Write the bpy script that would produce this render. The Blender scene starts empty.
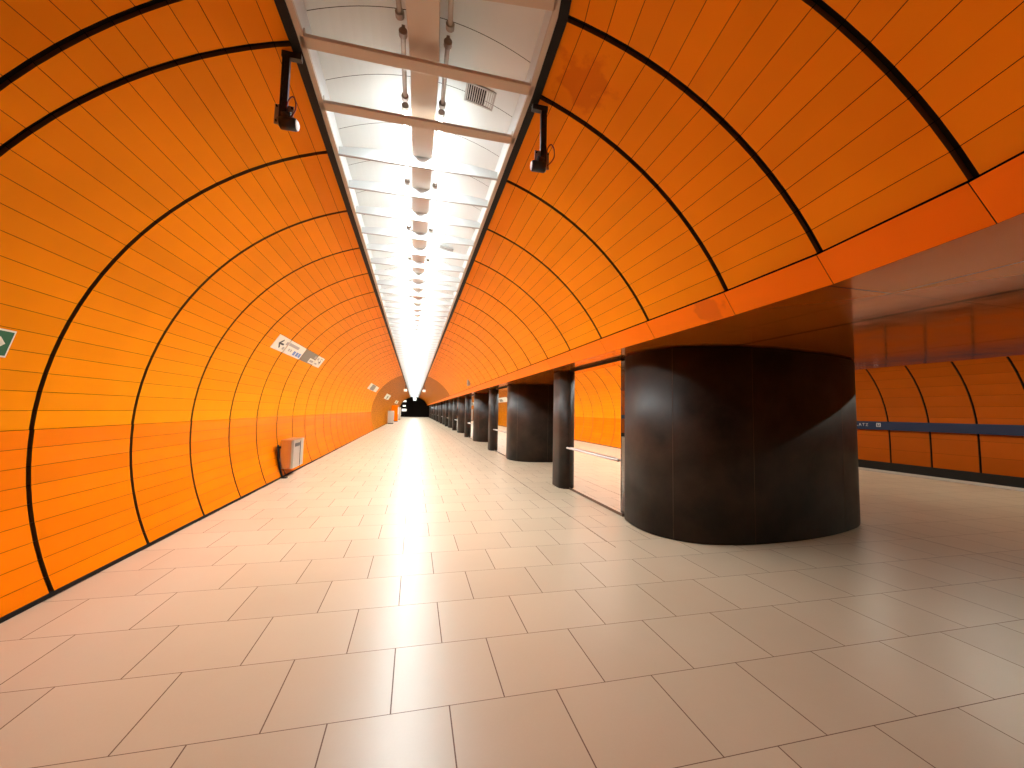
import bpy, bmesh, math, random
from math import sin, cos, tan, pi, radians as R
from mathutils import Matrix, Vector
random.seed(7)
SC = bpy.context.scene
COL = SC.collection

# ------------------------------------------------------------------ camera
FPX = 401.76
CAM_H = 1.6
YAW, PITCH, ROLL = .2370, .0685, .0208
cd = bpy.data.cameras.new('camera')
cam = bpy.data.objects.new('camera', cd)
COL.objects.link(cam)
f = Vector((sin(YAW)*cos(PITCH), cos(YAW)*cos(PITCH), sin(PITCH)))
r = Vector((cos(YAW), -sin(YAW), 0))
u = r.cross(f)
r2 = r*cos(ROLL) + u*sin(ROLL)
u2 = -r*sin(ROLL) + u*cos(ROLL)
m = Matrix((r2, u2, -f)).transposed().to_4x4()
m.translation = Vector((0, 0, CAM_H))
cam.matrix_world = m
cd.sensor_fit = 'HORIZONTAL'
cd.sensor_width = 36
cd.lens = FPX*36/1024
cd.clip_start = .05
cd.clip_end = 400
SC.camera = cam

# ------------------------------------------------------------------ world, exposure, sampling
w = bpy.data.worlds.new('world')
SC.world = w
w.use_nodes = True
w.node_tree.nodes['Background'].inputs[0].default_value = (1, .9, .8, 1)
w.node_tree.nodes['Background'].inputs[1].default_value = 0.0
vs = SC.view_settings
vs.view_transform = 'Standard'
vs.look = 'None'
vs.gamma = 1
vs.use_curve_mapping = False
vs.exposure = 1.2
TUBE_POWER = 9          # emission strength of the lit tubes' glass
STRIP_WATTS = 19         # area light added under each lit tube for its downward light
TUBE_COL = (.86, .98, 1, 1)
PLATFORM_POWER = 26       # emission of the lamps over the track platform
cy = SC.cycles
cy.use_denoising = True
try:
    cy.denoiser = 'OPENIMAGEDENOISE'
except Exception:
    pass
cy.max_bounces = 10
cy.diffuse_bounces = 6
cy.glossy_bounces = 5
cy.caustics_reflective = False
cy.blur_glossy = 1.0
cy.sample_clamp_indirect = 6
cy.use_light_tree = True

# ------------------------------------------------------------------ material helpers
def mat(name, col, rough=.5, metal=0, spec=.5, coat=0, coat_rough=.05, emit=None, es=0):
    M = bpy.data.materials.new(name)
    M.use_nodes = True
    b = M.node_tree.nodes['Principled BSDF']
    b.inputs['Base Color'].default_value = (*col, 1)
    b.inputs['Roughness'].default_value = rough
    b.inputs['Metallic'].default_value = metal
    b.inputs['Specular IOR Level'].default_value = spec
    b.inputs['Coat Weight'].default_value = coat
    b.inputs['Coat Roughness'].default_value = coat_rough
    if emit:
        b.inputs['Emission Color'].default_value = emit
        b.inputs['Emission Strength'].default_value = es
    return M

class NG:
    """tiny helper for math node chains"""
    def __init__(s, M):
        s.t = M.node_tree
        s.b = s.t.nodes['Principled BSDF']
    def n(s, typ, **kw):
        x = s.t.nodes.new(typ)
        for k, v in kw.items():
            setattr(x, k, v)
        return x
    def put(s, sock, v):
        if isinstance(v, (int, float)):
            sock.default_value = v
        elif isinstance(v, tuple):
            sock.default_value = v if len(v) == len(sock.default_value) else (*v, 1)
        else:
            s.t.links.new(v, sock)
    def m(s, op, a, b=None, c=None):
        x = s.n('ShaderNodeMath', operation=op)
        s.put(x.inputs[0], a)
        if b is not None: s.put(x.inputs[1], b)
        if c is not None: s.put(x.inputs[2], c)
        return x.outputs[0]
    def mix(s, fac, a, b):
        x = s.n('ShaderNodeMix', data_type='RGBA')
        s.put(x.inputs[0], fac); s.put(x.inputs[6], a); s.put(x.inputs[7], b)
        return x.outputs[2]
    def noise(s, vec, scale, detail=3, rough=.5):
        x = s.n('ShaderNodeTexNoise')
        s.put(x.inputs['Vector'], vec)
        x.inputs['Scale'].default_value = scale
        x.inputs['Detail'].default_value = detail
        x.inputs['Roughness'].default_value = rough
        return x.outputs[0]
    def ramp(s, v, lo, hi, a=0., b=1.):
        x = s.n('ShaderNodeMapRange')
        s.put(x.inputs[0], v)
        for i, q in zip((1, 2, 3, 4), (lo, hi, a, b)):
            x.inputs[i].default_value = q
        return x.outputs[0]
    def bump(s, h, strength=.2, dist=.01):
        x = s.n('ShaderNodeBump')
        x.inputs['Strength'].default_value = strength
        x.inputs['Distance'].default_value = dist
        s.put(x.inputs['Height'], h)
        s.t.links.new(x.outputs[0], s.b.inputs['Normal'])

def panel_mat(name, col, rough, vary=.10, coat=.0, spec=.5, stain=None):
    M = mat(name, col, rough, spec=spec, coat=coat)
    g = NG(M)
    geo = g.n('ShaderNodeNewGeometry').outputs['Position']
    isl = g.n('ShaderNodeNewGeometry').outputs['Random Per Island']
    n1 = g.noise(geo, 1.3, 4)
    fac = g.m('MULTIPLY_ADD', isl, vary, 1-vary/2)
    fac2 = g.m('MULTIPLY', fac, g.ramp(n1, .3, .7, .95, 1.04))
    dark = tuple(c*.0 for c in col)
    x = g.n('ShaderNodeVectorMath', operation='SCALE')
    x.inputs[0].default_value = col
    g.put(x.inputs[3], fac2)
    out = x.outputs[0]
    if stain:
        d = g.n('ShaderNodeVectorMath', operation='DISTANCE')
        g.put(d.inputs[0], geo); d.inputs[1].default_value = stain[0]
        k = g.m('ADD', g.m('MULTIPLY', d.outputs['Value'], 1/stain[1]), g.ramp(g.noise(geo, 7, 4), .3, .7, -.5, .5))
        out = g.mix(g.ramp(k, .75, 1.1,   .38, 0), out, (*stain[2], 1))
    g.t.links.new(out, g.b.inputs['Base Color'])
    
    return M

ORANGE = (.85, .255, .0)
M_PANEL = panel_mat('orange_enamel_panel', ORANGE, .50, spec=.05, stain=((1.16, 2.66, 4.12), .22, (.50, .06, .0)))
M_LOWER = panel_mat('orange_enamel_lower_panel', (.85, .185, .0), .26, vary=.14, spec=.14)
M_DEEP = panel_mat('dark_amber_panel', (.46, .13, .0), .5, spec=.03)  # darker amber for the far bays
M_FASCIA = panel_mat('orange_fascia_enamel', (.92, .19, .0), .45, spec=.05, stain=((2.68, 3.25, 2.62), .16, (.45, .09, .01)))
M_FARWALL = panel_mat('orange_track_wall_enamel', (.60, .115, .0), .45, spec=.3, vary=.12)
M_SOFFIT = mat('orange_gloss_soffit', (.66, .16, .01), .12, metal=.35, spec=.6, coat=0, coat_rough=.05)
g = NG(M_SOFFIT)
pos = g.n('ShaderNodeNewGeometry').outputs['Position']
sep = g.n('ShaderNodeSeparateXYZ'); g.put(sep.inputs[0], pos)
X, Y = sep.outputs[0], sep.outputs[1]
def line(g, v, period, off, hw):
    a = g.m('MULTIPLY', g.m('SUBTRACT', v, off), 1/period)
    fr = g.m('SUBTRACT', a, g.m('ROUND', a))
    return g.m('LESS_THAN', g.m('ABSOLUTE', fr), hw/period)
l = g.m('MAXIMUM', line(g, Y, 1.243, 2.12, .005), line(g, X, 1.15, 3.31, .006))
l = g.m('MAXIMUM', l, line(g, X, 2.3, 4.0, .03))
g.put(g.b.inputs['Base Color'], g.mix(l, (.66, .16, .01), (.10, .02, .003)))
g.put(g.b.inputs['Roughness'], g.ramp(g.noise(pos, 3, 3), .3, .7, .07, .14))


M_BLACK = mat('black_gap', (.010, .007, .005), .7, spec=.1)
M_EDGE = mat('panel_return_edge', (.12, .06, .025), .6, spec=.1)
M_TRIM = mat('black_trim', (.012, .009, .007), .6, spec=.15)
M_PIT = mat('track_pit_black', (.02, .015, .01), .8)
M_WHITE = mat('white_vault_enamel', (.66, .68, .68), .5)
M_BEIGE = mat('beige_painted_steel', (.55, .46, .38), .5)
M_SPINE = mat('beige_spine_steel', (.60, .52, .45), .5)
M_BLADE = mat('white_baffle_steel', (.64, .66, .66), .5)
M_GREYDK = mat('dark_grey_metal', (.05, .05, .055), .4, metal=.5)
M_STEEL = mat('brushed_steel', (.50, .48, .45), .28, metal=1)
M_HOLD = mat('lamp_holder_plastic', (.30, .24, .20), .5)
M_UNLIT = mat('unlit_tube_glass', (.52, .46, .42), .25)
M_LIT = mat('lit_tube', (.9, .9, .9), .4, emit=TUBE_COL, es=TUBE_POWER)
M_PLAT = mat('platform_lamp_lit', (.9, .9, .9), .4, emit=(.92, 1, .86, 1), es=PLATFORM_POWER)
M_GREEN = mat('sign_green', (.005, .11, .05), .4)
M_SIGNW = mat('sign_white', (.80, .76, .66), .5)
M_SIGNG = mat('sign_grey', (.20, .17, .13), .5)
M_SIGNB = mat('sign_blue', (.10, .22, .55), .5)
M_INK = mat('sign_ink', (.03, .03, .03), .6)
M_PALE = mat('sign_pale_grey_print', (.42, .38, .36), .6)
M_BAND = mat('navy_band_enamel', (.016, .035, .095), .5)
M_TEXT = mat('band_lettering_white', (.75, .75, .72), .5)
M_RED = mat('dark_red_cable', (.16, .012, .010), .5)
M_EDGESTRIP = mat('grey_platform_edge', (.42, .40, .35), .7)
M_MIRROR = mat('mirror_finish_glazing', (.95, .90, .86), .015, metal=1)
M_FRAME = mat('bronze_steel_frame', (.16, .11, .08), .35, metal=.8)

# dark pillar cladding: brown-black lacquered sheet with faint cloudy wear
M_PILLAR = mat('dark_brown_pillar_sheet', (.020, .013, .009), .42, spec=.25)
g = NG(M_PILLAR)
pos = g.n('ShaderNodeNewGeometry').outputs['Position']
n1 = g.noise(pos, 2.2, 5, .6)
g.put(g.b.inputs['Base Color'], g.mix(g.ramp(n1, .35, .7), (.012, .009, .007), (.040, .025, .017)))
g.put(g.b.inputs['Roughness'], g.ramp(g.noise(pos, 2, 3), .3, .7, .42, .52))

# floor: 0.615 x 0.603 m tiles in running bond
def floor_mat():
    M = mat('beige_floor_tiles', (.55, .42, .30), .32)
    g = NG(M)
    pos = g.n('ShaderNodeNewGeometry').outputs['Position']
    sep = g.n('ShaderNodeSeparateXYZ'); g.put(sep.inputs[0], pos)
    X, Y = sep.outputs[0], sep.outputs[1]
    v = g.m('MULTIPLY', g.m('SUBTRACT', Y, 2.3057), 1/.6026)
    row = g.m('FLOOR', v)
    par = g.m('MULTIPLY', g.m('FLOORED_MODULO', row, 2), .5)
    uu = g.m('ADD', g.m('MULTIPLY', g.m('ADD', X, .0635), 1/.6152), par)
    fu = g.m('ABSOLUTE', g.m('SUBTRACT', uu, g.m('ROUND', uu)))
    fv = g.m('ABSOLUTE', g.m('SUBTRACT', v, g.m('ROUND', v)))
    j = g.m('MAXIMUM', g.m('LESS_THAN', fu, .0034/.6152), g.m('LESS_THAN', fv, .0024/.6026))
    s1 = g.m('MULTIPLY', g.m('LESS_THAN', g.m('ABSOLUTE', g.m('SUBTRACT', X, 2.41)), .005), g.m('GREATER_THAN', Y, 4.5))
    kk = 0
    s2 = g.m('LESS_THAN', g.m('ABSOLUTE', g.m('SUBTRACT', X, 6.70)), .006)
    j = g.m('MAXIMUM', j, g.m('MAXIMUM', s1, s2))
    c = g.n('ShaderNodeCombineXYZ')
    g.put(c.inputs[0], g.m('FLOOR', uu)); g.put(c.inputs[1], row)
    wn = g.n('ShaderNodeTexWhiteNoise', noise_dimensions='3D')
    g.put(wn.inputs[0], c.outputs[0])
    base = g.mix(wn.outputs[0], (.46, .375, .258), (.525, .435, .305))
    cl = g.noise(pos, 1.1, 4, .6)
    base = g.mix(g.ramp(cl, .2, .8, 0, .5), base, (.57, .48, .35))
    fine = g.noise(pos, 60, 2, .6)
    base = g.mix(g.ramp(fine, .1, .9, 0, .12), base, (.40, .29, .20))
    g.put(g.b.inputs['Base Color'], g.mix(j, base, (.13, .07, .04)))
    g.put(g.b.inputs['Roughness'], g.m('MULTIPLY_ADD', j, .4, .32))
    return M
M_FLOOR = floor_mat()

# ------------------------------------------------------------------ mesh helpers
def obj(name, bm, mats, parent=None, smooth=False):
    me = bpy.data.meshes.new(name)
    bmesh.ops.recalc_face_normals(bm, faces=bm.faces) if getattr(bm, '_rc', False) else None
    bm.to_mesh(me); bm.free()
    if not isinstance(mats, (list, tuple)): mats = [mats]
    for q in mats: me.materials.append(q)
    if smooth:
        for p in me.polygons: p.use_smooth = True
    o = bpy.data.objects.new(name, me)
    COL.objects.link(o)
    if parent: o.parent = parent
    return o

def empty(name, loc=(0, 0, 0), rz=0):
    o = bpy.data.objects.new(name, None)
    COL.objects.link(o)
    o.location = loc
    o.rotation_euler = (0, 0, rz)
    o.empty_display_size = .2
    return o

def tag(o, label=None, cat=None, group=None, kind=None):
    if label: o['label'] = label
    if cat: o['category'] = cat
    if group: o['group'] = group
    if kind: o['kind'] = kind
    return o

def struct(name, bm, mats, smooth=False):
    return tag(obj(name, bm, mats, smooth=smooth), kind='structure')

def copy_tree(o, parent=None):
    c = o.copy(); COL.objects.link(c)
    if parent: c.parent = parent
    for ch in list(o.children): copy_tree(ch, c)
    return c

def box(bm, x0, x1, y0, y1, z0, z1, mi=0, bev=0):
    vs_ = [bm.verts.new(p) for p in ((x0,y0,z0),(x1,y0,z0),(x1,y1,z0),(x0,y1,z0),(x0,y0,z1),(x1,y0,z1),(x1,y1,z1),(x0,y1,z1))]
    fs = []
    for q in ((0,3,2,1),(4,5,6,7),(0,1,5,4),(1,2,6,5),(2,3,7,6),(3,0,4,7)):
        ff = bm.faces.new([vs_[i] for i in q]); ff.material_index = mi; fs.append(ff)
    if bev:
        es = list({e for ff in fs for e in ff.edges})
        bmesh.ops.bevel(bm, geom=es, offset=bev, segments=2, affect='EDGES', profile=.5)
    return bm

def nb(): return bmesh.new()

def tube(bm, pts, rad, n=10, mi=0, caps=True):
    pts = [Vector(p) for p in pts]
    rings = []
    for i, p in enumerate(pts):
        d = (pts[min(i+1, len(pts)-1)] - pts[max(i-1, 0)]).normalized()
        a = d.cross(Vector((0, 0, 1)))
        if a.length < 1e-3: a = d.cross(Vector((1, 0, 0)))
        a.normalize(); b = d.cross(a)
        rr = rad[i] if isinstance(rad, (list, tuple)) else rad
        rings.append([bm.verts.new(p + (a*cos(2*pi*k/n) + b*sin(2*pi*k/n))*rr) for k in range(n)])
    for i in range(len(rings)-1):
        for k in range(n):
            ff = bm.faces.new((rings[i][k], rings[i][(k+1) % n], rings[i+1][(k+1) % n], rings[i+1][k]))
            ff.smooth = True; ff.material_index = mi
    if caps:
        for rg in (rings[0], rings[-1]):
            ff = bm.faces.new(rg); ff.material_index = mi
    return bm

def prism(bm, poly, z0, z1, mi=0, smooth=False, mi_top=None):
    lo = [bm.verts.new((x, y, z0)) for x, y in poly]
    hi = [bm.verts.new((x, y, z1)) for x, y in poly]
    n = len(poly)
    for k in range(n):
        ff = bm.faces.new((lo[k], lo[(k+1) % n], hi[(k+1) % n], hi[k])); ff.material_index = mi; ff.smooth = smooth
    ff = bm.faces.new(list(reversed(lo))); ff.material_index = mi
    ff = bm.faces.new(hi); ff.material_index = mi if mi_top is None else mi_top
    return bm

def spline(pts, sub=6):
    n = len(pts); out = []
    for i in range(n):
        p0, p1, p2, p3 = [pts[(i+k-1) % n] for k in range(4)]
        for s in range(sub):
            t = s/sub
            out.append(tuple(.5*((2*b)+(-a+c)*t+(2*a-5*b+4*c-d)*t*t+(-a+3*b-3*c+d)*t**3) for a, b, c, d in zip(p0, p1, p2, p3)))
    return out

# ------------------------------------------------------------------ tunnel stations (rib planes)
CX, CZ, RR = -.02, 1.23, 3.09
PITCHY = 1.243
STN = []                                   # (cx, cy, tilt)
pre = [(-.02, 2.43, R(7.1)), (-.12, 1.891, R(14)), (-.32, 1.27, R(19))]
x_, y_, t_ = -.32, 1.27, R(19)
while len(pre) < 14:
    t_ = min(t_ + R(3.5), R(30)); x_ -= .62*sin(t_)*.9; y_ -= .62*cos(t_)
    pre.append((x_, y_, t_))
for p in reversed(pre): STN.append(p)
K0 = len(STN)
NB = 70
for k in range(NB+1): STN.append((0, 2.99 + PITCHY*k, 0))
def at(st, x, z):
    cx, cy_, t = st
    return Vector((cx + x*cos(t), cy_ - x*sin(t), z))
def circ(a, rr=RR): return (CX + rr*cos(R(a)), CZ + rr*sin(R(a)))

def shell(bm, joints, stns, gap=.024, pg=.0018, depth=.03, mi=(0, 1, 2), mats_by_bay=None, back=True, inward=None, returns=True):
    """joints: list of (x,z) of plank boundaries in order; inward: function(x,z)->unit (dx,dz) to the room"""
    nst = len(stns)
    for b in range(nst-1):
        A, B = stns[b], stns[b+1]
        m0 = mi[0] if mats_by_bay is None else mats_by_bay(b)
        for j in range(len(joints)-1):
            p, q = Vector(joints[j]), Vector(joints[j+1])
            d = (q-p); L = d.length; d.normalize()
            p2, q2 = p + d*pg, q - d*pg
            def pt(P, s):
                a, c = at(A, P.x, P.y), at(B, P.x, P.y)
                ln = (c-a).length
                g_ = gap/ln
                return a.lerp(c, g_ if s == 0 else 1-g_)
            vs4 = [bm.verts.new(pt(p2, 0)), bm.verts.new(pt(q2, 0)), bm.verts.new(pt(q2, 1)), bm.verts.new(pt(p2, 1))]
            ff = bm.faces.new(vs4); ff.material_index = m0
            if back or returns:
                mid = (p+q)/2
                inw = Vector(inward(mid.x, mid.y))
                po, qo = p - inw*depth, q - inw*depth
                if returns:
                    for s, (va, vb) in ((0, (vs4[0], vs4[1])), (1, (vs4[3], vs4[2]))):
                        # narrow pale returned edge of the sheet
                        a0 = pt(p2 - inw*depth, s); b0 = pt(q2 - inw*depth, s)
                        ff = bm.faces.new((va, vb, bm.verts.new(b0), bm.verts.new(a0))); ff.material_index = mi[1]
                if back:
                    v = [bm.verts.new(at(A, po.x, po.y)), bm.verts.new(at(A, qo.x, qo.y)), bm.verts.new(at(B, qo.x, qo.y)), bm.verts.new(at(B, po.x, po.y))]
                    ff = bm.faces.new(v); ff.material_index = mi[2]
    return bm

inw = lambda x, z: ((CX-x)/math.hypot(CX-x, CZ-z), (CZ-z)/math.hypot(CX-x, CZ-z))
STEP = 2.957
# left wall: 23 upper planks, then the lower glossier planks down to the floor
left_up = [107.2] + [177.48 - STEP*k for k in range(23, -1, -1)]
left_lo = [177.48 + 2.87*k for k in range(10)] + [203.45]
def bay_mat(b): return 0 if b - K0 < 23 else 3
bm = nb()
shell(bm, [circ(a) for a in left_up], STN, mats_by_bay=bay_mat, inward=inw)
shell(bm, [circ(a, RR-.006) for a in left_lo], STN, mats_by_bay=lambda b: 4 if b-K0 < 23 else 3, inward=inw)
struct('wall_left', bm, [M_PANEL, M_EDGE, M_BLACK, M_DEEP, M_LOWER])
# right wall: vault above the fascia
right = [28.95 + STEP*k for k in range(15)] + [72.6]
bm = nb()
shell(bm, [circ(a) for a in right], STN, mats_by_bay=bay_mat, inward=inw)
struct('wall_right', bm, [M_PANEL, M_EDGE, M_BLACK, M_DEEP])

# fascia over the openings, with butt joints at every rib
FT, FB = (2.655, 2.700), (2.775, 2.508)
bm = nb()
shell(bm, [FT, FB], STN, gap=.0025, pg=0, depth=.03, inward=lambda x, z: (-.85, -.53), mi=(0, 2, 2))
struct('trim_1', bm, [M_FASCIA, M_EDGE, M_BLACK])

# floor (one continuous tiled slab), stops at the platform edge
XEDGE = 14.42
bm = nb()
box(bm, -6.5, 13.72, -9, 92, -.12, 0)
struct('floor', bm, M_FLOOR)
bm = nb()
box(bm, 13.76, XEDGE, -9, 60, -.12, .002)
box(bm, 13.72, 13.76, -9, 60, -.12, -.004, 1)
struct('trim_2', bm, [M_EDGESTRIP, M_BLACK])
bm = nb()
box(bm, XEDGE-.5, 16.9, -9, 60, -1.3, -1.1)
box(bm, XEDGE-.3, XEDGE-.1, -9, 60, -1.1, -.13)
box(bm, 16.56, 16.8, -9, 60, -1.1, .06)
struct('floor_track_pit', bm, M_PIT)
# rails of the track in the pit
for xr in (14.75, 16.18):
    bm = nb(); box(bm, xr-.035, xr+.035, -9, 60, -1.1, -.95)
    o = obj('rail', bm, M_STEEL)
    tag(o, 'steel running rail in the dark track pit, the one ' + ('beside the platform edge' if xr < 15 else 'beside the far orange wall'), 'rail', 'rails in the track pit')

# soffit over the colonnade
bm = nb()
ins = [at(s, FB[0]-.005, 2.505) for s in STN]
for a, b in zip(ins[:-1], ins[1:]):
    v = [bm.verts.new(a), bm.verts.new(b), bm.verts.new((7.93, b.y, 2.505)), bm.verts.new((7.93, a.y, 2.505))]
    bm.faces.new(v)
# solid slab above it
box(bm, 3.0, 7.93, -8.5, 90, 2.52, 2.72, 1)
struct('ceiling_soffit', bm, [M_SOFFIT, M_BLACK])

# left skirting line
bm = nb()
for A, B in zip(STN[:-1], STN[1:]):
    x0 = circ(203.2)[0]
    pr = [(x0+.000, 0), (x0+.022, 0.0), (x0+.012, .032), (x0-.02, .032)]
    for i in range(3):
        bm.faces.new([bm.verts.new(at(A, *pr[i])), bm.verts.new(at(A, *pr[i+1])), bm.verts.new(at(B, *pr[i+1])), bm.verts.new(at(B, *pr[i]))])
struct('baseboard_left', bm, M_BLACK)

# ------------------------------------------------------------------ track tunnel beyond the colonnade
TS = [(0, 8.517 + 1.171*k, 0) for k in range(-14, 43)]
def tc(a): return (13.2 + 3.35*cos(R(a)), 1.0 + 3.35*sin(R(a)))
prof = [(16.56, .06), (16.56, .53)] + [tc(a) for a in range(0, 91, 6)]
bm = nb()
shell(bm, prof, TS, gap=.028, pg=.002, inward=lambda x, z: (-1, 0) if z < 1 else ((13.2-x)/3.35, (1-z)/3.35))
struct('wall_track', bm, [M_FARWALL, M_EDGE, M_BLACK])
bm = nb()
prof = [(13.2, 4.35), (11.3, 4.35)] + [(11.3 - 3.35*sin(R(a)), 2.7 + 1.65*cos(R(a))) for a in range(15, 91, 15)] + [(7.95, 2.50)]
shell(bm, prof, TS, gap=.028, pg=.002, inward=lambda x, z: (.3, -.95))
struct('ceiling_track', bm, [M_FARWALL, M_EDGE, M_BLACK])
bm = nb()
box(bm, 3.0, 17.0, -9.2, -9.0, -1.3, 4.8)
struct('wall_back_platform', bm, M_FARWALL)
bm = nb()
box(bm, 3.6, 17.0, 58.6, 58.8, -1.3, 4.8)
struct('wall_far_platform', bm, M_BLACK)

# navy name band on the track wall with its lettering
band = empty('station_name_band', (16.47, 8, 1.37))
tag(band, 'long navy blue name band with small white lettering on the far orange track wall', 'sign')
bm = nb(); box(bm, -.02, .03, -14, 34, -.152, .148)
obj('band_board', bm, M_BAND, band)
def text_mesh(s, size, name='lettering', spacing=1.0):
    c = bpy.data.curves.new(name, 'FONT')
    c.body = s; c.size = size; c.extrude = .001; c.space_character = spacing
    o = bpy.data.objects.new(name, c); COL.objects.link(o)
    dg = bpy.context.evaluated_depsgraph_get()
    me = bpy.data.meshes.new_from_object(o.evaluated_get(dg))
    bpy.data.objects.remove(o); bpy.data.curves.remove(c)
    return me
me = text_mesh('MARIENPLATZ', .145, spacing=1.38)
xs = [v.co.x for v in me.vertices]
me.materials.clear(); me.materials.append(M_TEXT)
# text x runs along -Y (left to right as seen from the platform), faces -X
for v in me.vertices:
    x, y, z = v.co
    v.co = (-.022 - z, 3.47 + (max(xs) - x), y - .03)
tx = bpy.data.objects.new('lettering', me); COL.objects.link(tx); tx.parent = band
tx['label'] = 'spaced white capital lettering'
bm = nb(); box(bm, -.026, -.02, 3.06, 3.20, -.045, .09)
o = obj('line_symbol', bm, M_TEXT, band)
bm = nb()
box(bm, -.028, -.026, 3.09, 3.115, -.02, .07); box(bm, -.028, -.026, 3.145, 3.17, -.02, .07); box(bm, -.028, -.026, 3.09, 3.17, -.025, 0)
obj('symbol_letter', bm, M_BAND, o)

# ------------------------------------------------------------------ ceiling light trough
XL, XR = -.925, .890
bm = nb()
TST = STN[K0-6:K0+68]
def strip(bm, pr, mi, sts=TST, smooth=False):
    for A, B in zip(sts[:-1], sts[1:]):
        for (a, b) in zip(pr[:-1], pr[1:]):
            ff = bm.faces.new([bm.verts.new(at(A, *a)), bm.verts.new(at(A, *b)), bm.verts.new(at(B, *b)), bm.verts.new(at(B, *a))])
            ff.material_index = mi
ZC = 4.17
for s, x0 in ((1, XL), (-1, XR)):
    strip(bm, [(x0-.03*s, ZC+.05), (x0-.02*s, ZC-.012), (x0+.045*s, ZC-.012), (x0+.045*s, ZC+.01)], 0)
    strip(bm, [(x0+.045*s, ZC), (x0+.085*s, ZC), (x0+.085*s, ZC+.03)], 1)
    strip(bm, [(x0+.085*s, ZC+.03), (x0+.075*s, ZC+.26)], 2)
struct('trim_3', bm, [M_TRIM, M_BEIGE, M_WHITE])
# white vaulted lining in bays with open joints, over a black backing
bm = nb()
vault = []
for k in range(25):
    tt = k/24
    x = (XL+.075) + (XR-.075-XL-.075)*tt
    vault.append((x, ZC+.24 + .20*(1-(2*tt-1)**2)))
VST = []
for A, B in zip(TST[:-1], TST[1:]):
    if A[1] > 2.9:
        VST += [A, (0, A[1]+PITCHY/2, 0)]
    else: VST.append(A)
VST = [(a, b-.04, c) for a, b, c in VST]
shell(bm, vault, VST, gap=.003, pg=0, depth=.03, inward=lambda x, z: (0, -1), returns=False, mi=(0, 0, 1))
struct('ceiling', bm, [M_WHITE, M_BLACK])

# cross beams (beige, near) and thin baffles (white, the rest)
def beam_at(y, xl, xr, name='cross_beam'):
    pass
bb = empty('cross_beam', (0, 2.95, ZC))
bm = nb(); box(bm, XL+.05, XR-.05, -.05, .05, 0, .028, bev=.004)
obj('beam_bar', bm, M_BEIGE, bb)
for sx in (XL+.07, XR-.07):
    bm = nb(); box(bm, sx-.02, sx+.02, -.055, .055, .024, .06)
    obj('end_bracket', bm, M_BEIGE, bb)
tag(bb, 'beige steel cross beam next to the ceiling vent, second from the top edge', 'beam', 'thick beige cross beams')
b2 = copy_tree(bb); b2.location = (0, 3.57, ZC); b2['label'] = 'beige steel cross beam where the lit tubes begin, third from the top edge'
b3 = copy_tree(bb); b3.location = (-.05, 2.33, ZC); b3.rotation_euler.z = -R(6); b3['label'] = 'beige steel cross beam cut by the top edge of the photo'
first = None
NBAF = 131
for k in range(2, NBAF+2):
    y = 2.99 + .6215*k
    if first is None:
        bm = nb()
        n = 12; xs_ = [XL+.08 + (XR-XL-.16)*i/n for i in range(n+1)]
        top = [ZC+.085 + .05*(1-(2*i/n-1)**2) for i in range(n+1)]
        for sy in (-.004, .004):
            lo = [bm.verts.new((x, sy, ZC)) for x in xs_]; hi = [bm.verts.new((x, sy, t)) for x, t in zip(xs_, top)]
            for i in range(n): bm.faces.new((lo[i], lo[i+1], hi[i+1], hi[i]))
        box(bm, xs_[0], xs_[-1], -.011, .011, ZC-.006, ZC+.004, 1)
        first = obj('ceiling_baffle', bm, [M_BLADE, M_PALE]); b = first
    else:
        b = first.copy(); COL.objects.link(b)
    b.location = (0, y, 0)
    tag(b, 'thin white curved baffle blade spanning the lit ceiling trough', 'baffle', 'white baffles across the lit ceiling trough')

# spine duct in sections
spine = empty('lighting_spine', (0, 2.4, 4.28))
tag(spine, 'beige box-section spine running down the middle of the ceiling trough', 'duct')
SX0, SX1 = -.125, .095
ys = [1.2, 3.12, 3.57+.55] + [4.12+.6215*k for k in range(1, 128)]
sec = None
sections = [(0.3, 1.85), (1.86, 3.115), (3.12, 4.22)]
for (a, c) in sections:
    bm = nb(); box(bm, SX0, SX1, a-2.4, c-2.4, 0, .17, bev=.004)
    o = obj('spine_section', bm, M_SPINE, spine)
    if c < 3.12: o.matrix_local = Matrix.Translation((0, .715, 0)) @ Matrix.Rotation(-R(3), 4, 'Z') @ Matrix.Translation((0, -.715, 0))
bm = nb(); box(bm, SX0+.005, SX1-.005, 0, .612, 0, .17)
s0 = obj('spine_section', bm, M_SPINE, spine); s0.location = (0, 4.237-2.4, 0)
for k in range(1, 96):
    s = s0.copy(); COL.objects.link(s); s.location = (0, 4.237-2.4 + .6215*k, 0)
bm = nb(); box(bm, SX0+.005, SX1-.005, 4.237+.6215*96-2.4, 85.4-2.4, 0, .17)
obj('spine_section', bm, M_SPINE, spine)
# the curved-in start of the spine behind the photo's top edge needs nothing more

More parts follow.
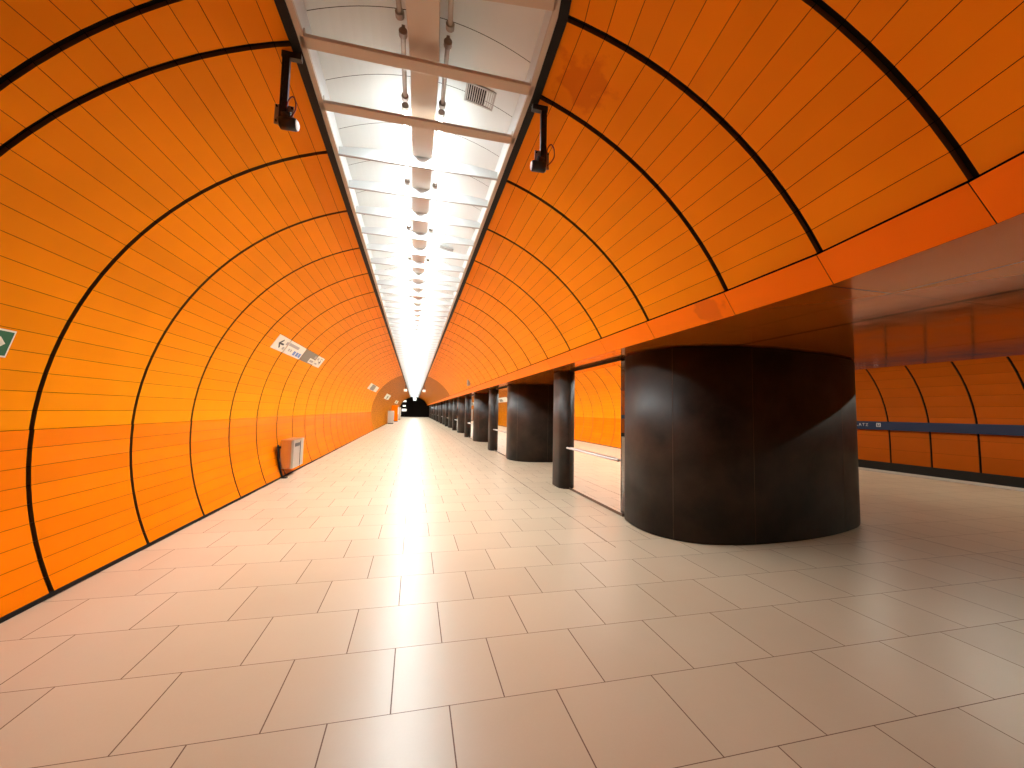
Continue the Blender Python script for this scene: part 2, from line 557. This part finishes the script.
# tubes: lit and unlit, each with two holders
strip_light = bpy.data.lights.new('tube_area_light', 'AREA')  # added emitter hung below the glass of each lit tube
strip_light.shape = 'RECTANGLE'; strip_light.size = .034; strip_light.size_y = 1.09
strip_light.energy = STRIP_WATTS; strip_light.color = TUBE_COL[:3]
def make_tube(name, lit, L, parts=True):
    t = empty(name)
    if lit:
        a = bpy.data.objects.new('tube_area_light', strip_light); COL.objects.link(a)
        a.parent = t; a.location = (0, L/2, -.0195)
    bm = nb(); tube(bm, [(0, .03, 0), (0, L-.03, 0)], .018, 12)
    obj('glass_tube', bm, M_LIT if lit else M_UNLIT, t)
    if parts:
        for y0, y1 in ((0, .04), (L-.04, L)):
            bm = nb(); tube(bm, [(0, y0, 0), (0, y1, 0)], .031, 12)
            box(bm, -.012, .012, y0+.008, y1-.008, 0, .055)
            obj('lamp_holder', bm, M_HOLD, t)
    return t
TZ = 4.335
TXL, TXR = -.178, .146
for tx_, side in ((TXL, 'left'), (TXR, 'right')):
    a = make_tube('fluorescent_tube', False, .66); a.location = (tx_, 2.85, TZ)
    tag(a, 'unlit fluorescent tube on the %s of the ceiling spine, between the beige beams' % side, 'lamp', 'unlit tubes')
    a = make_tube('fluorescent_tube', False, 1.15); a.location = (tx_-.078 if side == 'left' else tx_-.055, 1.60, TZ); a.rotation_euler.z = -R(3)
    tag(a, 'unlit fluorescent tube on the %s of the spine, cut by the top edge' % side, 'lamp', 'unlit tubes')
BACK = [-4.95]  # unseen lit tubes added behind the camera to even out the near light
lit = make_tube('fluorescent_tube', True, 1.17)
nf = 0
for k in range(0, 66):
    y = 3.585 + PITCHY*k
    for tx_ in (TXL, TXR):
        if nf == 0: o = lit
        elif k < 14: o = copy_tree(lit)
        else:
            if k == 14 and tx_ == TXL:
                far = make_tube('fluorescent_tube', True, 1.17, False); o = far
            else: o = copy_tree(far)
        nf += 1
        o.location = (tx_, y, TZ)
        tag(o, 'lit white fluorescent tube glowing beside the ceiling spine', 'lamp', 'lit fluorescent tubes along the spine')

for k, yb_ in enumerate(BACK):
    st = min(STN, key=lambda q: abs(q[1]-(yb_+.6)))
    for tx_ in (TXL, TXR):
        o = copy_tree(lit); p_ = at(st, tx_, TZ); o.location = (p_.x, p_.y-.58, TZ); o.rotation_euler.z = -st[2]
        tag(o, 'lit white fluorescent tube added out of view behind the photographer', 'lamp', 'added lit tubes behind the photographer')
# vents in the vault
def vent(name, x0, x1, y0, y1, z, slope, label, n=12):
    e = empty(name, ((x0+x1)/2, (y0+y1)/2, z)); e.rotation_euler.y = slope
    W, H = (x1-x0)/2, (y1-y0)/2
    bm = nb(); fw = .018
    for q in ((-W, W, -H, -H+fw), (-W, W, H-fw, H), (-W, -W+fw, -H, H), (W-fw, W, -H, H)): box(bm, q[0], q[1], q[2], q[3], -.008, .012)
    obj('vent_frame', bm, M_PALE, e)
    bm = nb(); box(bm, -W+fw, W-fw, -H+fw, H-fw, .006, .012); obj('vent_backing', bm, M_BLACK, e)
    bm = nb()
    for i in range(n):
        x = -W+fw + (2*W-2*fw)*(i+.5)/n
        box(bm, x-.004, x+.004, -H+fw, H-fw, -.004, .006)
    obj('vent_slats', bm, M_PALE, e)
    tag(e, label, 'vent')
vent('ceiling_vent', .35, .63, 3.42, 3.65, 4.525, R(12), 'square slatted vent grille in the white vault between the near beams')
vent('ceiling_vent', .34, .58, 7.10, 7.18, 4.50, R(12), 'narrow dark slot vent in the white vault further down the trough', 8)

# ------------------------------------------------------------------ pillars, columns, glazing of the colonnade
PER = 8.1
base = [(3.24,5.76),(3.115,5.40),(3.11,5.0),(3.25,4.67),(3.50,4.43),(3.88,4.31),(4.4,4.27),(5.1,4.32),(5.85,4.47),(6.54,4.73),(7.02,5.16),(7.08,5.7),(6.6,6.25),(5.6,6.55),(4.6,6.5),(3.75,6.15)]
poly = spline(base, 6)
p0 = empty('oval_pillar', (4.8, 5.4, 0))
bm = nb(); prism(bm, [(x-4.8, y-5.4) for x, y in poly], .012, 2.478, smooth=True)
body = obj('pillar_cladding', bm, M_PILLAR, p0)
def inset(pl, c, s): return [((x-c[0])*s, (y-c[1])*s) for x, y in pl]
bm = nb(); prism(bm, inset(poly, (4.8, 5.4), .985), 0, .012)
obj('shadow_gap_base', bm, M_BLACK, p0)
bm = nb(); prism(bm, inset(poly, (4.8, 5.4), .985), 2.478, 2.504)
obj('shadow_gap_top', bm, M_BLACK, p0)
# vertical cladding seams
def seam_at(frac):
    k = int(frac*len(poly)) % len(poly)
    (xa, ya), (xb, yb) = poly[k], poly[(k+1) % len(poly)]
    d = Vector((xb-xa, yb-ya)).normalized(); nrm = Vector((d.y, -d.x))
    return (xa-4.8, ya-5.4), d, nrm
bm = nb()
for fr in (.20, .36, .52, .70, .88):
    (sx, sy), d, nrm = seam_at(fr)
    for s in (1, -1):
        pass
    a = Vector((sx, sy)) - d*.002 + nrm*.0015; b = Vector((sx, sy)) + d*.002 + nrm*.0015
    a2 = a - nrm*.01; b2_ = b - nrm*.01
    prism(bm, [tuple(a), tuple(b), tuple(b2_), tuple(a2)], .012, 2.478)
obj('cladding_seam', bm, M_FRAME, p0)
def nth(k):
    return ['nearest', 'second', 'third', 'fourth', 'fifth', 'sixth', 'seventh', 'eighth', 'ninth', 'tenth', 'eleventh'][k]
for k in range(-1, 11):
    if k == -1: continue
    o = p0 if k == 0 else copy_tree(p0)
    o.location = (4.8, 5.4 + PER*k, 0)
    lab = 'huge dark brown oval pillar in the right foreground' if k == 0 else 'wide dark oval pillar, the %s of its row down the right side' % nth(k)
    tag(o, lab, 'pillar', 'wide oval pillars of the colonnade')

# slim rounded column at the end of each glazed bay
c_pts = [(3.03, 8.45), (3.03, 8.25), (3.05, 8.14), (3.12, 8.06), (3.22, 8.02), (3.38, 8.0), (3.60, 8.0), (3.72, 8.05), (3.78, 8.18), (3.78, 8.45), (3.76, 8.62), (3.62, 8.68), (3.2, 8.68), (3.06, 8.62)]
cp = spline(c_pts, 4)
c0 = empty('slim_column', (3.4, 8.35, 0))
bm = nb(); prism(bm, [(x-3.4, y-8.35) for x, y in cp], .01, 2.48, smooth=True)
obj('column_cladding', bm, M_PILLAR, c0)
bm = nb(); prism(bm, inset(cp, (3.4, 8.35), .96), 0, .01); obj('shadow_gap_base', bm, M_BLACK, c0)
bm = nb(); prism(bm, inset(cp, (3.4, 8.35), .96), 2.48, 2.504); obj('shadow_gap_top', bm, M_BLACK, c0)
g0 = empty('glazed_screen', (3.36, 7.0, 0))
ya, yb = 5.84-7.0, 8.0-7.0
GX = -.145
bm = nb(); box(bm, GX-.006, GX+.006, ya, yb, .05, 2.46); obj('glass_pane', bm, M_MIRROR, g0)
bm = nb(); box(bm, -.15, -.06, ya-.05, yb, 0, .05, bev=.004); obj('bottom_rail', bm, M_FRAME, g0)
bm = nb(); box(bm, -.16, -.07, ya, yb, 2.46, 2.504); obj('top_rail', bm, M_BLACK, g0)
bm = nb(); box(bm, -.155, -.11, yb-.03, yb, .05, 2.46, bev=.004); obj('end_post', bm, M_TRIM, g0)
h = nb(); tube(h, [(-.19, yb+.30, .86), (-.19, ya-.0, .86)], .021, 12); hr = obj('handrail', h, M_STEEL, g0)
h = nb()
for yy in (ya+.3, 0, yb-.35): tube(h, [(-.19, yy, .86), (-.17, yy, .85), (-.15, yy, .85)], .009, 8)
obj('rail_bracket', h, M_STEEL, hr)
for k in range(0, 10):
    c = c0 if k == 0 else copy_tree(c0); c.location = (3.4, 8.35 + PER*k, 0)
    tag(c, 'slim dark rounded column with a handrail end, the %s of its kind down the right side' % nth(k), 'column', 'slim columns of the colonnade')
    q = g0 if k == 0 else copy_tree(g0); q.location = (3.36, 7.0 + PER*k, 0)
    tag(q, 'mirror-like glazed screen with steel handrail behind the %s oval pillar' % nth(k), 'screen', 'glazed screens of the colonnade')

# ------------------------------------------------------------------ lamps over the track platform
pl = empty('platform_lamp', (0, 0, 0))
bm = nb(); box(bm, -.09, .09, -1.1, 1.1, .03, .10, bev=.006); obj('lamp_housing', bm, M_BEIGE, pl)
bm = nb(); box(bm, -.07, .07, -1.08, 1.08, 0, .03); obj('diffuser', bm, M_PLAT, pl)
for k in range(12):
    o = pl if k == 0 else copy_tree(pl)
    o.location = (12.3, -5 + 3.6*k, 4.16)
    tag(o, 'long ceiling lamp over the track platform beyond the colonnade', 'lamp', 'lamps over the track platform')

# ------------------------------------------------------------------ wall signs
def cyl_frame(y, a, off=0, rr=RR):
    """matrix on the left wall: local X = +Y (along tunnel), local Y = up the curve, local Z = into room"""
    x, z = CX + (rr-off)*cos(R(a)), CZ + (rr-off)*sin(R(a))
    nz = Vector((-cos(R(a)), 0, -sin(R(a))))
    up = Vector((sin(R(a)), 0, -cos(R(a)))); 
    if up.z < 0: up = -up
    xx = up.cross(nz)
    M_ = Matrix((xx, up, nz)).transposed().to_4x4(); M_.translation = Vector((x, y, z))
    return M_
# direction check: xx = up x n
ex = empty('exit_sign')
ex.matrix_world = cyl_frame(3.63, 164.95, .012)
tag(ex, 'green and white emergency exit sign on the orange wall at the left edge', 'sign')
bm = nb(); box(bm, -.205, .205, -.105, .105, -.004, .004); obj('sign_board', bm, M_SIGNW, ex)
bm = nb(); box(bm, -.192, .192, -.092, .092, .004, .006); obj('green_field', bm, M_GREEN, ex)
bm = nb()
box(bm, -.17, -.07, -.075, .075, .006, .0075)
box(bm, .045, .135, -.012, .012, .006, .0075) 
prism(bm, [(.10, .05), (.155, 0), (.10, -.05), (.08, -.03), (.112, 0), (.08, .03)], .006, .0075)
prism(bm, [(.02, .07), (-.01, .075), (-.03, .03), (-.045, .0), (-.02, -.02), (.0, -.07), (.02, -.07), (.0, -.01), (.02, .02)], .006, .0075)
pg_ = obj('pictogram', bm, M_SIGNW, ex)

# long direction sign: plates on the planks, broken at every rib gap
ds = empty('direction_sign')
ds.matrix_world = cyl_frame(10.46, 148.0, .010)
tag(ds, 'long white and grey direction sign across several panels of the left wall', 'sign')
AX = 1 if (ds.matrix_world.to_3x3() @ Vector((1, 0, 0))).y > 0 else -1
def sx(yw): return AX*(yw-10.46)
def spl(bm, y0, y1, v0, v1, z0, z1):
    a, b = sorted((sx(y0), sx(y1))); box(bm, a, b, v0, v1, z0, z1)
ribs = [9.205, 10.448, 11.691]
edges = [8.48] + ribs + [12.44]
HH = .155
for i in range(4):
    y0 = edges[i] + (.02 if i else 0); y1 = edges[i+1] - (.02 if i < 3 else 0)
    if i < 2:
        bm = nb(); spl(bm, y0, y1, -HH, HH, -.003, .004); obj('sign_plate', bm, M_SIGNW, ds)
    elif i == 2:
        bm = nb(); spl(bm, y0, y1, -HH, HH, -.003, .004); o = obj('sign_plate', bm, M_SIGNG, ds); o['label'] = 'dark grey plate'
        bm = nb(); spl(bm, 11.15, y1, -HH+.02, -.0, .004, .006); obj('inset_field', bm, M_SIGNW, o)
        bm = nb(); spl(bm, 11.22, y1-.1, -.10, -.04, .006, .007); obj('inset_print', bm, M_PALE, o)
        bm = nb(); spl(bm, 11.45, y1-.06, .03, .11, .004, .006); obj('red_symbol', bm, M_PALE, o)
    else:
        bm = nb(); spl(bm, y0, y1, -HH, HH, -.003, .004); obj('sign_plate', bm, M_SIGNW, ds)
bm = nb()
def P(y, v): return (sx(y), v)
prism(bm, [P(8.68, 0), P(8.84, .10), P(8.88, .075), P(8.79, .02), P(8.98, .02), P(8.98, -.02), P(8.79, -.02), P(8.88, -.075), P(8.84, -.10)], .004, .006)
obj('arrow', bm, M_INK, ds)
bm = nb()
prism(bm, [P(12.25, 0), P(12.14, .07), P(12.12, .05), P(12.18, .012), P(12.0, .012), P(12.0, -.012), P(12.18, -.012), P(12.12, -.05), P(12.14, -.07)], .004, .006)
obj('arrow', bm, M_INK, ds)
bm = nb()
for (a, b, v0, v1) in ((9.06, 9.17, .02, .09), (9.25, 9.95, .035, .10), (9.02, 9.12, -.10, -.04), (9.40, 9.48, -.08, -.02), (9.54, 9.62, -.08, -.02), (12.05, 12.3, .09, .115), (11.78, 11.95, .03, .1), (11.78, 12.0, -.1, -.06)):
    spl(bm, a, b, v0, v1, .004, .006)
obj('printed_text', bm, M_PALE, ds)
bm = nb()
for a in (9.78, 10.0, 10.2): spl(bm, a, a+.15, -.12, -.02, .004, .006)
obj('blue_line_symbols', bm, M_SIGNB, ds)

# smaller signs far down the left wall
def far_sign(y, a, wd, ht, label, parts):
    e = empty('wall_sign'); e.matrix_world = cyl_frame(y, a, .012); tag(e, label, 'sign')
    bm = nb(); box(bm, -wd/2, wd/2, -ht/2, ht/2, -.003, .005); obj('sign_board', bm, M_SIGNW, e)
    bm = nb()
    for q in parts: box(bm, *q, .005, .007)
    obj('dark_field', bm, M_SIGNG, e)
far_sign(27.3, 146.5, 5.4, .40, 'small white and grey sign high on the left wall, beyond the long one', [(-1.6, .6, -.18, .18)])
far_sign(42.5, 149, 6.5, .55, 'tiny white sign at the start of the darker stretch of left wall', [(-.8, .8, -.2, .1)])
far_sign(66, 151.5, 10, .5, 'farthest tiny pale sign on the left wall near the tunnel end', [(-2, 1, -.2, .2)])

# ------------------------------------------------------------------ waste bin on the left wall
bn = empty('waste_bin', (-2.78, 10.62, 0))
tag(bn, 'brushed steel waste bin by the left wall', 'bin')
bm = nb()
pl_ = [(-.135, -.46), (.09, -.46), (.13, -.42), (.13, .42), (.09, .46), (-.135, .46)]
prism(bm, pl_, .20, .80); obj('bin_body', bm, M_STEEL, bn)
bm = nb(); prism(bm, [(x*1.03, y*1.02) for x, y in pl_], .80, .84); obj('bin_lid', bm, M_STEEL, bn)
bm = nb(); box(bm, .128, .134, .12, .16, .22, .79); obj('door_gap', bm, M_GREYDK, bn)
bm = nb(); box(bm, .129, .136, -.30, .08, .68, .76, bev=.002); obj('flap', bm, M_GREYDK, bn)
bm = nb(); tube(bm, [(-.045, -.50, 0), (-.10, -.50, .18), (-.15, -.50, .40), (-.17, -.50, .74)], .023, 12); box(bm, -.10, .05, -.57, -.43, 0, .012)
box(bm, -.175, -.12, -.50, .3, .66, .70); box(bm, -.155, -.12, -.50, .3, .32, .36)
obj('reflection_post', bm, M_BLACK, bn)  # curved post added in the shape of the bin's dark reflection in the wall

# ------------------------------------------------------------------ cameras on perforated brackets
def bracket(name, x, s, label, zt, zb, yy=3.05):
    """x: hang position, s: side sign pointing away from the trough"""
    e = empty(name, (x, yy, zt)); tag(e, label, 'camera', 'camera brackets at the trough edge')
    L = zt - zb
    bm = nb()
    box(bm, -s*.10 if s > 0 else -.03, .03 if s > 0 else .10, -.02, .02, -.045, 0)
    w_, d_ = .024, .018
    box(bm, -w_, -w_+.005, -d_, d_, -L, 0); box(bm, w_-.005, w_, -d_, d_, -L, 0)
    zz = -L; n = 9; ph = L/n
    # slotted web: bars between slots and side strips
    box(bm, -w_, -w_*.35, -d_, -d_+.004, -L, 0); box(bm, w_*.35, w_, -d_, -d_+.004, -L, 0)
    for i in range(n+1):
        z0 = -L + ph*i
        box(bm, -w_, w_, -d_, -d_+.004, max(z0-.014, -L), min(z0+.014, 0))
    box(bm, -w_+.005, w_-.005, .010, d_, -L, 0)
    obj('slotted_arm', bm, M_GREYDK, e)
    bm = nb(); box(bm, -.065, .06, .020, .028, -L+.02, -L+.17, bev=.003)
    pt_ = obj('mounting_plate', bm, M_HOLD, e)
    bm = nb()
    for px, pz in ((-.05, -L+.15), (-.05, -L+.04), (.05, -L+.15)): tube(bm, [(px, .02, pz), (px, .008, pz)], .006, 8)
    obj('bolt', bm, M_BLACK, pt_)
    bm = nb()
    cx_ = .05*(-s)
    tube(bm, [(cx_-.055, -.035, -L-.005), (cx_-.05, -.035, -L-.005), (cx_+.05, -.045, -L-.01), (cx_+.055, -.045, -L-.01)], [.036, .042, .042, .036], 18)
    hs = obj('camera_body', bm, M_BLUEBLK, e)
    bm = nb()
    tube(bm, [(cx_-.057, -.035, -L-.005), (cx_-.064, -.034, -L-.005)], [.036, .026], 16)
    o = obj('camera_lens_ring', bm, M_SIGNW, hs); o['label'] = 'pale end ring'
    bm = nb()
    tube(bm, [(cx_+.057, -.045, -L-.01), (cx_+.064, -.046, -L-.01)], [.036, .026], 16)
    o = obj('camera_lens_ring', bm, M_SIGNW, hs); o['label'] = 'pale end ring'
    bm = nb(); tube(bm, [(cx_, -.03, -L+.03), (cx_, -.038, -L+.065), (0, -.02, -L+.07)], .018, 10); obj('swivel_joint', bm, M_GREYDK, e)
    bm = nb()
    lp = [(.02*-s if s < 0 else .02, -.02, -L+.03)]
    sg = 1
    lp = [(.02, -.022, -L+.02), (.05, -.03, -L+.04), (.085, -.035, -L+.10), (.085, -.03, -L+.17), (.062, -.025, -L+.21), (.035, -.022, -L+.18), (.022, -.02, -L+.12)]
    tube(bm, spline_open(lp, 5), .0045, 8)
    obj('cable_loop', bm, M_RED, e)
    return e
def spline_open(p, sub):
    p = [p[0]] + list(p) + [p[-1]]; out = []
    for i in range(1, len(p)-2):
        for s in range(sub):
            t = s/sub
            out.append(tuple(.5*((2*b)+(-a+c)*t+(2*a-5*b+4*c-d)*t*t+(-a+3*b-3*c+d)*t**3) for a, b, c, d in zip(p[i-1], p[i], p[i+1], p[i+2])))
    out.append(p[-1]); return out
M_BLUEBLK = mat('camera_housing', (.008, .009, .018), .4)
bracket('surveillance_camera', -.985, -1, 'camera on a black slotted arm hanging left of the white ceiling trough', 4.15, 3.60)
bracket('surveillance_camera', .960, 1, 'camera on a black slotted arm hanging right of the white ceiling trough', 4.14, 3.60)
# two plain ones far down the tunnel
for x, s, lb in ((-.985, -1, 'tiny pale camera far down the left edge of the ceiling trough'), (.96, 1, 'tiny pale camera far down the right edge of the ceiling trough')):
    e = empty('surveillance_camera', (x, 44, 4.14)); tag(e, lb, 'camera')
    bm = nb(); box(bm, -.03, .03, -.03, .03, -.4, 0); obj('arm', bm, M_GREYDK, e)
    bm = nb(); box(bm, -.16, .16, -.2, .2, -.66, -.4, bev=.03); obj('camera_body', bm, M_SIGNW, e)
# small dark sign bracket on the right vault
e = empty('small_wall_bracket', (2.5, 19.3, 3.02)); tag(e, 'small dark fitting on the right vault far down the tunnel', 'bracket')
bm = nb(); box(bm, -.05, .05, -.25, .25, -.22, .22, bev=.01); obj('fitting_body', bm, M_HOLD, e)
bm = nb(); tube(bm, [(0, 0, 0), (.16, 0, .03)], .03, 8); obj('fixing', bm, M_GREYDK, e)

# ------------------------------------------------------------------ far end of the tunnel
bm = nb(); n = 40
yE = STN[-1][1]
pts = [(CX+3.1*cos(2*pi*k/n), CZ+3.1*sin(2*pi*k/n)) for k in range(n)]
box(bm, -3.4, 8.2, yE, yE+.3, -.1, 4.9)
struct('wall_end', bm, M_BLACK)
bm = nb()
a0 = at(STN[0], -4.4, 0); b0 = at(STN[0], 4.4, 0)
dv = (b0-a0).normalized(); nv = Vector((dv.y, -dv.x, 0))
v = [bm.verts.new(p) for p in (a0-Vector((0,0,.1)), b0-Vector((0,0,.1)), b0+Vector((0,0,4.9)), a0+Vector((0,0,4.9)))]
bm.faces.new(v)
struct('wall_back', bm, M_PANEL)
# vending machine, ticket machine, display case at the far left
def kiosk(name, y, wd, dp, ht, mt, label, cat, face):
    e = empty(name, (-2.45, y, 0)); tag(e, label, cat)
    bm = nb(); box(bm, -dp/2, dp/2, -wd/2, wd/2, .08, ht, bev=.02); obj('housing', bm, mt, e)
    bm = nb(); box(bm, -dp/2+.03, dp/2-.03, -wd/2+.03, wd/2-.03, 0, .08); obj('plinth', bm, M_BLACK, e)
    bm = nb(); box(bm, dp/2-.005, dp/2+.012, -wd/2+.1, wd/2-.1, ht*.45, ht*.9); obj('front_panel', bm, face, e)
    bm = nb(); box(bm, dp/2, dp/2+.02, -.2, .2, ht*.22, ht*.34); obj('dispensing_slot', bm, M_GREYDK, e)
kiosk('ticket_machine', 46, 1.2, .6, 1.4, M_BEIGE, 'pale low ticket machine far away against the left wall', 'machine', M_PALE)
kiosk('vending_machine', 55, 1.6, .8, 2.1, M_FASCIA, 'orange vending machine far away against the left wall', 'machine', M_SIGNW)
kiosk('vending_machine', 66, 2.2, .8, 1.9, M_BEIGE, 'pale vending machine near the black tunnel end', 'machine', M_PALE)
for (x, z, wd, ht, lb) in ((-2.2, 3.35, 1.0, .34, 'upper lit white sign glowing in the black tunnel end'), (-2.1, 2.35, .6, .3, 'middle lit white sign glowing in the black tunnel end'), (-2.1, 1.45, .95, .5, 'lowest lit white display glowing in the black tunnel end')):
    e = empty('lit_sign', (x, yE-.3, z)); tag(e, lb, 'sign')
    bm = nb(); box(bm, -wd/2-.05, wd/2+.05, 0, .12, -ht/2-.05, ht/2+.05); obj('sign_case', bm, M_GREYDK, e)
    bm = nb(); box(bm, -wd/2, wd/2, -.01, 0, -ht/2, ht/2); obj('lit_face', bm, mat('lit_sign_face', (.7,.7,.65), .5, emit=(1, .96, .85, 1), es=.7), e)
# little clock / hanging signs under the trough end
e = empty('hanging_sign', (.05, 84.5, 3.9)); tag(e, 'tiny white sign hanging below the far end of the light trough', 'sign')
bm = nb(); box(bm, -.3, .3, -.05, .05, -.45, .05, bev=.01); obj('sign_body', bm, M_SIGNW, e)
bm = nb(); tube(bm, [(0, 0, .05), (0, 0, .27)], .02, 8); obj('hanger', bm, M_GREYDK, e)
